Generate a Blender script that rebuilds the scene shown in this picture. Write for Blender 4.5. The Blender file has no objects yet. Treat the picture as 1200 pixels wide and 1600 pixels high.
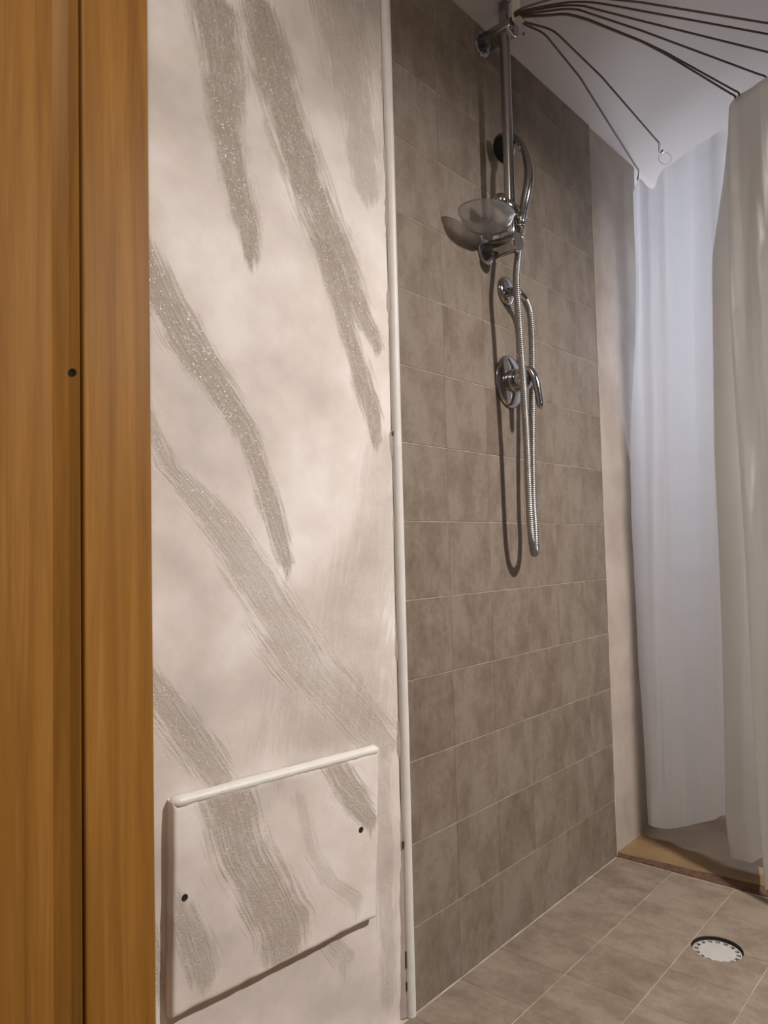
import bpy, bmesh, math, random
import numpy as np
from mathutils import Vector, Matrix, noise

random.seed(7)
scene = bpy.context.scene
col = scene.collection

# ------------------------------------------------------------------ camera
FPX = 1152.0
cam_data = bpy.data.cameras.new('camera')
cam = bpy.data.objects.new('camera', cam_data); col.objects.link(cam)
cam_data.sensor_fit = 'VERTICAL'; cam_data.sensor_height = 36.0
cam_data.lens = 36.0*FPX/1600.0
cam_data.clip_start = .02
yaw, pitch, roll = .721294, .048599, -.024246
f = Vector((math.cos(yaw)*math.cos(pitch), math.sin(yaw)*math.cos(pitch), math.sin(pitch)))
r = Vector((math.sin(yaw), -math.cos(yaw), 0)); u = r.cross(f)
r2 = math.cos(roll)*r + math.sin(roll)*u; u2 = -math.sin(roll)*r + math.cos(roll)*u
M = Matrix((r2, u2, -f)).transposed().to_4x4()
M.translation = Vector((-1.06662, -.89155, .84987))
cam.matrix_world = M
scene.camera = cam

# ------------------------------------------------------------------ light
scene.view_settings.view_transform = 'Standard'
scene.view_settings.look = 'None'
scene.view_settings.gamma = 1.0
scene.view_settings.use_curve_mapping = False
scene.view_settings.exposure = 0.0

world = bpy.data.worlds.new('daylight'); scene.world = world; world.use_nodes = True
wb = world.node_tree.nodes['Background']
wb.inputs[0].default_value = (.55, .70, 1.0, 1); wb.inputs[1].default_value = 1.5

def area(name, loc, target, size, power, color, shape='DISK', size_y=None, spread=180):
    l = bpy.data.lights.new(name, 'AREA'); l.shape = shape; l.size = size
    if size_y: l.size_y = size_y
    l.energy = power; l.color = color; l.spread = math.radians(spread)
    o = bpy.data.objects.new(name, l); col.objects.link(o)
    o.location = loc
    o.rotation_euler = (Vector(target)-Vector(loc)).to_track_quat('-Z', 'Y').to_euler()
    return o
area('room_lamp', (.33, -1.40, 1.90), (.26, -.70, .0), .10, 32.5, (1.0, .95, .91), spread=140)
area('window_daylight', (2.20, -.02, 1.52), (1.05, -.12, 1.42), .7, 27.5, (.76, .83, 1.0), 'RECTANGLE', .7)
pl_ = bpy.data.lights.new('fill_lamp', 'POINT'); pl_.energy = 15.0; pl_.color = (1.0, .93, .85); pl_.shadow_soft_size = .07  # unseen lamp added near the camera as fill for the left side
po = bpy.data.objects.new('fill_lamp', pl_); col.objects.link(po); po.location = (-1.0, -.70, 2.10)

# ------------------------------------------------------------------ helpers
def srgb(r, g, b):
    def c(x):
        x /= 255.0
        return x/12.92 if x <= .04045 else ((x+.055)/1.055)**2.4
    return (c(r), c(g), c(b), 1)

def link(name, mesh, mat=None, parent=None, kind=None, label=None, cat=None, group=None, smooth=False):
    o = bpy.data.objects.new(name, mesh); col.objects.link(o)
    if mat and not mesh.materials: mesh.materials.append(mat)
    if parent: o.parent = parent
    if kind: o['kind'] = kind
    if label: o['label'] = label
    if cat: o['category'] = cat
    if group: o['group'] = group
    if smooth:
        for p in mesh.polygons: p.use_smooth = True
    return o

def empty(name, loc=(0, 0, 0), label=None, cat=None, kind=None):
    o = bpy.data.objects.new(name, None); col.objects.link(o); o.location = loc
    o.empty_display_size = .03
    if label: o['label'] = label
    if cat: o['category'] = cat
    if kind: o['kind'] = kind
    return o

def tomesh(name, bm):
    bmesh.ops.recalc_face_normals(bm, faces=bm.faces)
    m = bpy.data.meshes.new(name); bm.to_mesh(m); bm.free(); return m

def box_bm(lo, hi, bm=None, bev=0):
    bm = bm or bmesh.new()
    vs = [bm.verts.new((x, y, z)) for x in (lo[0], hi[0]) for y in (lo[1], hi[1]) for z in (lo[2], hi[2])]
    fs = [bm.faces.new([vs[i] for i in q]) for q in ((0,1,3,2), (4,6,7,5), (0,4,5,1), (2,3,7,6), (0,2,6,4), (1,5,7,3))]
    if bev:
        es = list({e for f_ in fs for e in f_.edges})
        bmesh.ops.bevel(bm, geom=es, offset=bev, segments=2, affect='EDGES', profile=.5)
    return bm

def frame_for(d):
    d = Vector(d).normalized()
    a = Vector((0, 0, 1)) if abs(d.z) < .9 else Vector((1, 0, 0))
    x = a.cross(d).normalized(); y = d.cross(x)
    return x, y, d

def lathe(profile, origin, axis, n=32, bm=None, sx=1.0, sy=1.0):
    """profile: list of (radius, height along axis)"""
    bm = bm or bmesh.new()
    x, y, d = frame_for(axis); o = Vector(origin)
    rings = []
    for (rad, h) in profile:
        if rad < 1e-6: rings.append([bm.verts.new(o+d*h)])
        else: rings.append([bm.verts.new(o+d*h+x*(rad*sx*math.cos(2*math.pi*i/n))+y*(rad*sy*math.sin(2*math.pi*i/n))) for i in range(n)])
    for A, B in zip(rings, rings[1:]):
        for i in range(n):
            j = (i+1) % n
            if len(A) == 1 and len(B) == 1: continue
            if len(A) == 1: bm.faces.new((A[0], B[i], B[j]))
            elif len(B) == 1: bm.faces.new((A[i], A[j], B[0]))
            else: bm.faces.new((A[i], A[j], B[j], B[i]))
    return bm

def resample(pts, step):
    P = [Vector(p) for p in pts]
    out = []
    n = len(P)
    for i in range(n-1):
        p0 = P[max(i-1, 0)]; p1 = P[i]; p2 = P[i+1]; p3 = P[min(i+2, n-1)]
        L = (p2-p1).length; k = max(1, int(math.ceil(L/step)))
        d01 = max((p1-p0).length, 1e-5)**.5; d12 = max((p2-p1).length, 1e-5)**.5; d23 = max((p3-p2).length, 1e-5)**.5
        m1 = (p2-p1)*1.0; m2 = (p2-p1)*1.0
        if i > 0: m1 = ((p1-p0)/d01 - (p2-p0)/(d01+d12) + (p2-p1)/d12)*d12
        if i < n-2: m2 = ((p2-p1)/d12 - (p3-p1)/(d12+d23) + (p3-p2)/d23)*d12
        for j in range(k):
            t = j/k; t2 = t*t; t3 = t2*t
            out.append(p1*(2*t3-3*t2+1)+m1*(t3-2*t2+t)+p2*(-2*t3+3*t2)+m2*(t3-t2))
    out.append(P[-1]); return out

def sweep(pts, rad, n=10, bm=None, caps=True, ry=None):
    """tube along pts; rad: number or function(index, count) -> radius"""
    bm = bm or bmesh.new()
    m = len(pts); rings = []
    prevx = None
    for i, p in enumerate(pts):
        t = (pts[min(i+1, m-1)]-pts[max(i-1, 0)]).normalized()
        if prevx is None: x, y, _ = frame_for(t)
        else:
            x = (prevx - t*prevx.dot(t)).normalized(); y = t.cross(x)
        prevx = x
        R = rad(i, m) if callable(rad) else rad
        if isinstance(R, tuple): ra, rb = R
        else: ra = rb = R
        rings.append([bm.verts.new(p+x*(ra*math.cos(2*math.pi*k/n))+y*(rb*math.sin(2*math.pi*k/n))) for k in range(n)])
    for A, B in zip(rings, rings[1:]):
        for k in range(n):
            bm.faces.new((A[k], A[(k+1) % n], B[(k+1) % n], B[k]))
    if caps:
        bm.faces.new(rings[0][::-1]); bm.faces.new(rings[-1])
    return bm

# ------------------------------------------------------------------ materials
def new_mat(name):
    m = bpy.data.materials.new(name); m.use_nodes = True
    nt = m.node_tree; return m, nt, nt.nodes['Principled BSDF']

def N(nt, t, **kw):
    n = nt.nodes.new(t)
    for k, v_ in kw.items():
        if k in ('operation', 'blend_type', 'data_type', 'feature', 'attribute_name', 'noise_dimensions', 'interpolation_type', 'distance', 'mode', 'clamp'): setattr(n, k, v_)
        else: n.inputs[k].default_value = v_
    return n

def ramp(nt, src, stops):
    n = nt.nodes.new('ShaderNodeValToRGB'); e = n.color_ramp.elements
    while len(e) < len(stops): e.new(.5)
    for el, (p_, c_) in zip(e, stops):
        el.position = p_; el.color = c_ if len(c_) == 4 else (*c_, 1)
    nt.links.new(src, n.inputs[0]); return n

def simple(name, color, rough=.5, metal=0.0, noise_amt=.08, scale=40, bump=0.0, bscale=200):
    m, nt, b = new_mat(name); L = nt.links.new
    b.inputs['Roughness'].default_value = rough; b.inputs['Metallic'].default_value = metal
    tc = nt.nodes.new('ShaderNodeTexCoord')
    nz = N(nt, 'ShaderNodeTexNoise', Scale=scale, Detail=4); L(tc.outputs['Object'], nz.inputs['Vector'])
    d = [c*(1-noise_amt) for c in color[:3]]; h = [min(1, c*(1+noise_amt)) for c in color[:3]]
    rp = ramp(nt, nz.outputs['Fac'], [(.3, d), (.7, h)]); L(rp.outputs[0], b.inputs['Base Color'])
    if bump:
        n2 = N(nt, 'ShaderNodeTexNoise', Scale=bscale, Detail=3); L(tc.outputs['Object'], n2.inputs['Vector'])
        bp = N(nt, 'ShaderNodeBump', Strength=bump, Distance=.001); L(n2.outputs['Fac'], bp.inputs['Height']); L(bp.outputs[0], b.inputs['Normal'])
    return m

def tile_mat(name, dark, mid, light):
    m, nt, b = new_mat(name); L = nt.links.new
    tc = nt.nodes.new('ShaderNodeTexCoord'); oi = nt.nodes.new('ShaderNodeObjectInfo')
    off = N(nt, 'ShaderNodeVectorMath', operation='MULTIPLY_ADD')
    cx = nt.nodes.new('ShaderNodeCombineXYZ')
    for i in range(3): L(oi.outputs['Random'], cx.inputs[i])
    L(cx.outputs[0], off.inputs[0]); off.inputs[1].default_value = (13.7, 29.1, 47.3); L(tc.outputs['Object'], off.inputs[2])
    mp = N(nt, 'ShaderNodeMapping', Scale=(1, 1, .6)); L(off.outputs[0], mp.inputs['Vector'])
    n1 = N(nt, 'ShaderNodeTexNoise', Scale=17, Detail=5, Roughness=.62); L(mp.outputs[0], n1.inputs['Vector'])
    n2 = N(nt, 'ShaderNodeTexNoise', Scale=70, Detail=6, Roughness=.7); L(off.outputs[0], n2.inputs['Vector'])
    mp3 = N(nt, 'ShaderNodeMapping', Scale=(320, 320, 9)); L(off.outputs[0], mp3.inputs['Vector'])
    n3 = N(nt, 'ShaderNodeTexNoise', Scale=1, Detail=2); L(mp3.outputs[0], n3.inputs['Vector'])
    a1 = N(nt, 'ShaderNodeMath', operation='MULTIPLY_ADD'); L(n2.outputs['Fac'], a1.inputs[0]); a1.inputs[1].default_value = .50; L(n1.outputs['Fac'], a1.inputs[2])
    a2 = N(nt, 'ShaderNodeMath', operation='MULTIPLY_ADD'); L(n3.outputs['Fac'], a2.inputs[0]); a2.inputs[1].default_value = .16; L(a1.outputs[0], a2.inputs[2])
    a3 = N(nt, 'ShaderNodeMath', operation='MULTIPLY_ADD'); L(oi.outputs['Random'], a3.inputs[0]); a3.inputs[1].default_value = .10; L(a2.outputs[0], a3.inputs[2])
    rp = ramp(nt, a3.outputs[0], [(.60, dark), (.82, mid), (1.0, light)])
    L(rp.outputs[0], b.inputs['Base Color'])
    b.inputs['Roughness'].default_value = .5; b.inputs['Specular IOR Level'].default_value = .35
    bp = N(nt, 'ShaderNodeBump', Strength=.18, Distance=.0008); L(a2.outputs[0], bp.inputs['Height']); L(bp.outputs[0], b.inputs['Normal'])
    return m

def stucco_mat(name, strokes=True, tones=None):
    m, nt, b = new_mat(name); L = nt.links.new
    tc = nt.nodes.new('ShaderNodeTexCoord')
    n1 = N(nt, 'ShaderNodeTexNoise', Scale=5, Detail=5, Roughness=.55); L(tc.outputs['Object'], n1.inputs['Vector'])
    tones = tones or (srgb(196, 186, 178), srgb(218, 208, 200), srgb(236, 229, 224))
    base = ramp(nt, n1.outputs['Fac'], [(.32, tones[0]), (.5, tones[1]), (.68, tones[2])])
    fine = N(nt, 'ShaderNodeTexNoise', Scale=420, Detail=3); L(tc.outputs['Object'], fine.inputs['Vector'])
    med = N(nt, 'ShaderNodeTexNoise', Scale=60, Detail=4); L(tc.outputs['Object'], med.inputs['Vector'])
    if not strokes:
        L(base.outputs[0], b.inputs['Base Color'])
        bp = N(nt, 'ShaderNodeBump', Strength=.35, Distance=.002); L(med.outputs['Fac'], bp.inputs['Height']); L(bp.outputs[0], b.inputs['Normal'])
        b.inputs['Roughness'].default_value = .75
        return m
    at = N(nt, 'ShaderNodeAttribute', attribute_name='stroke')
    gr = N(nt, 'ShaderNodeAttribute', attribute_name='grain')
    # stroke colour, broken up by the brushed grain
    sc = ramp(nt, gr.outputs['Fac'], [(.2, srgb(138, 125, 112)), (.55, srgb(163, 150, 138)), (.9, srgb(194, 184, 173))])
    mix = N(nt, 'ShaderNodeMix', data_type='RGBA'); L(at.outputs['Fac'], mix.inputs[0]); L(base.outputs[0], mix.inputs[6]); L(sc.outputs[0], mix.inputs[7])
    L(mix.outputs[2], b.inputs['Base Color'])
    b.inputs['Roughness'].default_value = .62
    b.inputs['Specular IOR Level'].default_value = .35
    # relief: trowel ridges inside the strokes
    h1 = N(nt, 'ShaderNodeMath', operation='MULTIPLY'); L(at.outputs['Fac'], h1.inputs[0]); L(gr.outputs['Fac'], h1.inputs[1])
    h2 = N(nt, 'ShaderNodeMath', operation='MULTIPLY_ADD'); L(fine.outputs['Fac'], h2.inputs[0]); h2.inputs[1].default_value = .15; L(h1.outputs[0], h2.inputs[2])
    h3 = N(nt, 'ShaderNodeMath', operation='MULTIPLY_ADD'); L(med.outputs['Fac'], h3.inputs[0]); h3.inputs[1].default_value = .25; L(h2.outputs[0], h3.inputs[2])
    wn = N(nt, 'ShaderNodeTexNoise', Scale=125, Detail=2, Distortion=2.2); L(tc.outputs['Object'], wn.inputs['Vector'])
    hw = N(nt, 'ShaderNodeMath', operation='MULTIPLY'); L(wn.outputs['Fac'], hw.inputs[0]); L(at.outputs['Fac'], hw.inputs[1])
    h4 = N(nt, 'ShaderNodeMath', operation='MULTIPLY_ADD'); L(hw.outputs[0], h4.inputs[0]); h4.inputs[1].default_value = 1.4; L(h3.outputs[0], h4.inputs[2])
    bp = N(nt, 'ShaderNodeBump', Strength=.5, Distance=.0020); L(h4.outputs[0], bp.inputs['Height'])
    # mica flakes: tiny mirror facets at random tilts in the strokes
    vo = N(nt, 'ShaderNodeTexVoronoi', Scale=620); L(tc.outputs['Object'], vo.inputs['Vector'])
    sep = nt.nodes.new('ShaderNodeSeparateColor'); L(vo.outputs['Color'], sep.inputs[0])
    th = N(nt, 'ShaderNodeMath', operation='GREATER_THAN'); L(sep.outputs[0], th.inputs[0]); th.inputs[1].default_value = .955
    fl = N(nt, 'ShaderNodeMath', operation='MULTIPLY'); L(th.outputs[0], fl.inputs[0]); L(at.outputs['Fac'], fl.inputs[1])
    cen = N(nt, 'ShaderNodeVectorMath', operation='SUBTRACT'); L(vo.outputs['Color'], cen.inputs[0]); cen.inputs[1].default_value = (.5, .5, .5)
    scl = N(nt, 'ShaderNodeVectorMath', operation='SCALE'); L(cen.outputs[0], scl.inputs[0]); scl.inputs['Scale'].default_value = .9
    add = N(nt, 'ShaderNodeVectorMath', operation='ADD'); L(scl.outputs[0], add.inputs[0]); L(bp.outputs[0], add.inputs[1])
    nrm = N(nt, 'ShaderNodeVectorMath', operation='NORMALIZE'); L(add.outputs[0], nrm.inputs[0])
    L(bp.outputs[0], b.inputs['Normal'])
    gl = nt.nodes.new('ShaderNodeBsdfGlossy'); gl.inputs['Color'].default_value = (1, .98, .95, 1); gl.inputs['Roughness'].default_value = .55
    L(nrm.outputs[0], gl.inputs['Normal'])
    ms = nt.nodes.new('ShaderNodeMixShader'); L(fl.outputs[0], ms.inputs[0]); L(b.outputs[0], ms.inputs[1]); L(gl.outputs[0], ms.inputs[2])
    L(ms.outputs[0], nt.nodes['Material Output'].inputs['Surface'])
    return m

def wood_mat(name):
    m, nt, b = new_mat(name); L = nt.links.new
    tc = nt.nodes.new('ShaderNodeTexCoord')
    mp = N(nt, 'ShaderNodeMapping', Scale=(45, 45, 1.6)); L(tc.outputs['Object'], mp.inputs['Vector'])
    n1 = N(nt, 'ShaderNodeTexNoise', Scale=1.0, Detail=5, Roughness=.6, Distortion=.6); L(mp.outputs[0], n1.inputs['Vector'])
    mp2 = N(nt, 'ShaderNodeMapping', Scale=(300, 300, 8)); L(tc.outputs['Object'], mp2.inputs['Vector'])
    n2 = N(nt, 'ShaderNodeTexNoise', Scale=1.0, Detail=3); L(mp2.outputs[0], n2.inputs['Vector'])
    a = N(nt, 'ShaderNodeMath', operation='MULTIPLY_ADD'); L(n2.outputs['Fac'], a.inputs[0]); a.inputs[1].default_value = .25; L(n1.outputs['Fac'], a.inputs[2])
    rp = ramp(nt, a.outputs[0], [(.38, srgb(131, 88, 36)), (.62, srgb(152, 105, 44)), (.85, srgb(170, 121, 56))])
    L(rp.outputs[0], b.inputs['Base Color'])
    b.inputs['Roughness'].default_value = .5
    b.inputs['Specular IOR Level'].default_value = .22
    bp = N(nt, 'ShaderNodeBump', Strength=.08, Distance=.0006); L(n2.outputs['Fac'], bp.inputs['Height']); L(bp.outputs[0], b.inputs['Normal'])
    return m

def curtain_mat(name):
    m, nt, b = new_mat(name); L = nt.links.new
    tc = nt.nodes.new('ShaderNodeTexCoord')
    nz = N(nt, 'ShaderNodeTexNoise', Scale=9, Detail=4); L(tc.outputs['Object'], nz.inputs['Vector'])
    rp = ramp(nt, nz.outputs['Fac'], [(.3, (.84, .83, .80)), (.7, (.89, .88, .85))]); L(rp.outputs[0], b.inputs['Base Color'])
    b.inputs['Roughness'].default_value = .36
    b.inputs['Specular IOR Level'].default_value = .45
    bp = N(nt, 'ShaderNodeBump', Strength=.10, Distance=.004); L(nz.outputs['Fac'], bp.inputs['Height']); L(bp.outputs[0], b.inputs['Normal'])
    tr = nt.nodes.new('ShaderNodeBsdfTranslucent'); tr.inputs['Color'].default_value = (.80, .80, .82, 1)
    ms = nt.nodes.new('ShaderNodeMixShader'); ms.inputs[0].default_value = .25
    L(b.outputs[0], ms.inputs[1]); L(tr.outputs[0], ms.inputs[2])
    L(ms.outputs[0], nt.nodes['Material Output'].inputs['Surface'])
    return m

def plastic_mat(name):
    m, nt, b = new_mat(name); L = nt.links.new
    b.inputs['Base Color'].default_value = (.80, .79, .80, 1)
    b.inputs['Roughness'].default_value = .16
    b.inputs['IOR'].default_value = 1.3
    b.inputs['Transmission Weight'].default_value = .92
    return m

def chrome_mat(name, base=(.46, .455, .47, 1), rough=.08):
    m, nt, b = new_mat(name); L = nt.links.new
    b.inputs['Base Color'].default_value = base; b.inputs['Metallic'].default_value = 1.0
    tc = nt.nodes.new('ShaderNodeTexCoord')
    nz = N(nt, 'ShaderNodeTexNoise', Scale=120, Detail=2); L(tc.outputs['Object'], nz.inputs['Vector'])
    rp = ramp(nt, nz.outputs['Fac'], [(.3, (rough,)*3), (.75, (rough*1.9,)*3)]); L(rp.outputs[0], b.inputs['Roughness'])
    return m

TILE = tile_mat('wall_tile_stoneware', srgb(102, 89, 77), srgb(118, 105, 92), srgb(131, 119, 107))
FTILE = tile_mat('floor_tile_stoneware', srgb(106, 93, 80), srgb(122, 108, 94), srgb(136, 122, 108))
GROUT = simple('pale_grout', srgb(176, 163, 147), .85, noise_amt=.32, scale=16)
STUCCO = stucco_mat('brushed_stucco')
PLASTER = stucco_mat('bare_plaster', False, (srgb(156, 142, 132), srgb(170, 157, 146), srgb(184, 171, 161)))
CEIL = simple('ceiling_paint', srgb(184, 174, 165), .85, noise_amt=.03, scale=6, bump=.1, bscale=120)
WOOD = wood_mat('varnished_cherry_wood')
WHITE = simple('white_bead', srgb(214, 209, 203), .45, noise_amt=.05, scale=30)
CURT = curtain_mat('white_curtain_film')
CLEAR = plastic_mat('clear_plastic')
CHROME = chrome_mat('chrome')
HOSEM = chrome_mat('ribbed_hose_chrome', (.36, .345, .335, 1), .28)
WIRE = simple('dark_steel_wire', srgb(98, 84, 75), .45, metal=.45, noise_amt=.1)
BLACK = simple('black_void', srgb(18, 15, 13), .7)
DARKG = simple('dark_rubber', srgb(40, 42, 40), .5)
BROWN = simple('brown_floor_screed', srgb(128, 103, 72), .5, noise_amt=.2, scale=9, bump=.15, bscale=90)
EDGE = simple('raw_dark_edge', srgb(84, 60, 42), .8, noise_amt=.35, scale=70, bump=.6, bscale=160)
DRAINW = simple('white_drain_plastic', srgb(172, 168, 162), .4, noise_amt=.04)
ROOM = simple('room_wall_paint', srgb(150, 140, 128), .85, noise_amt=.03, scale=5)

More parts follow.
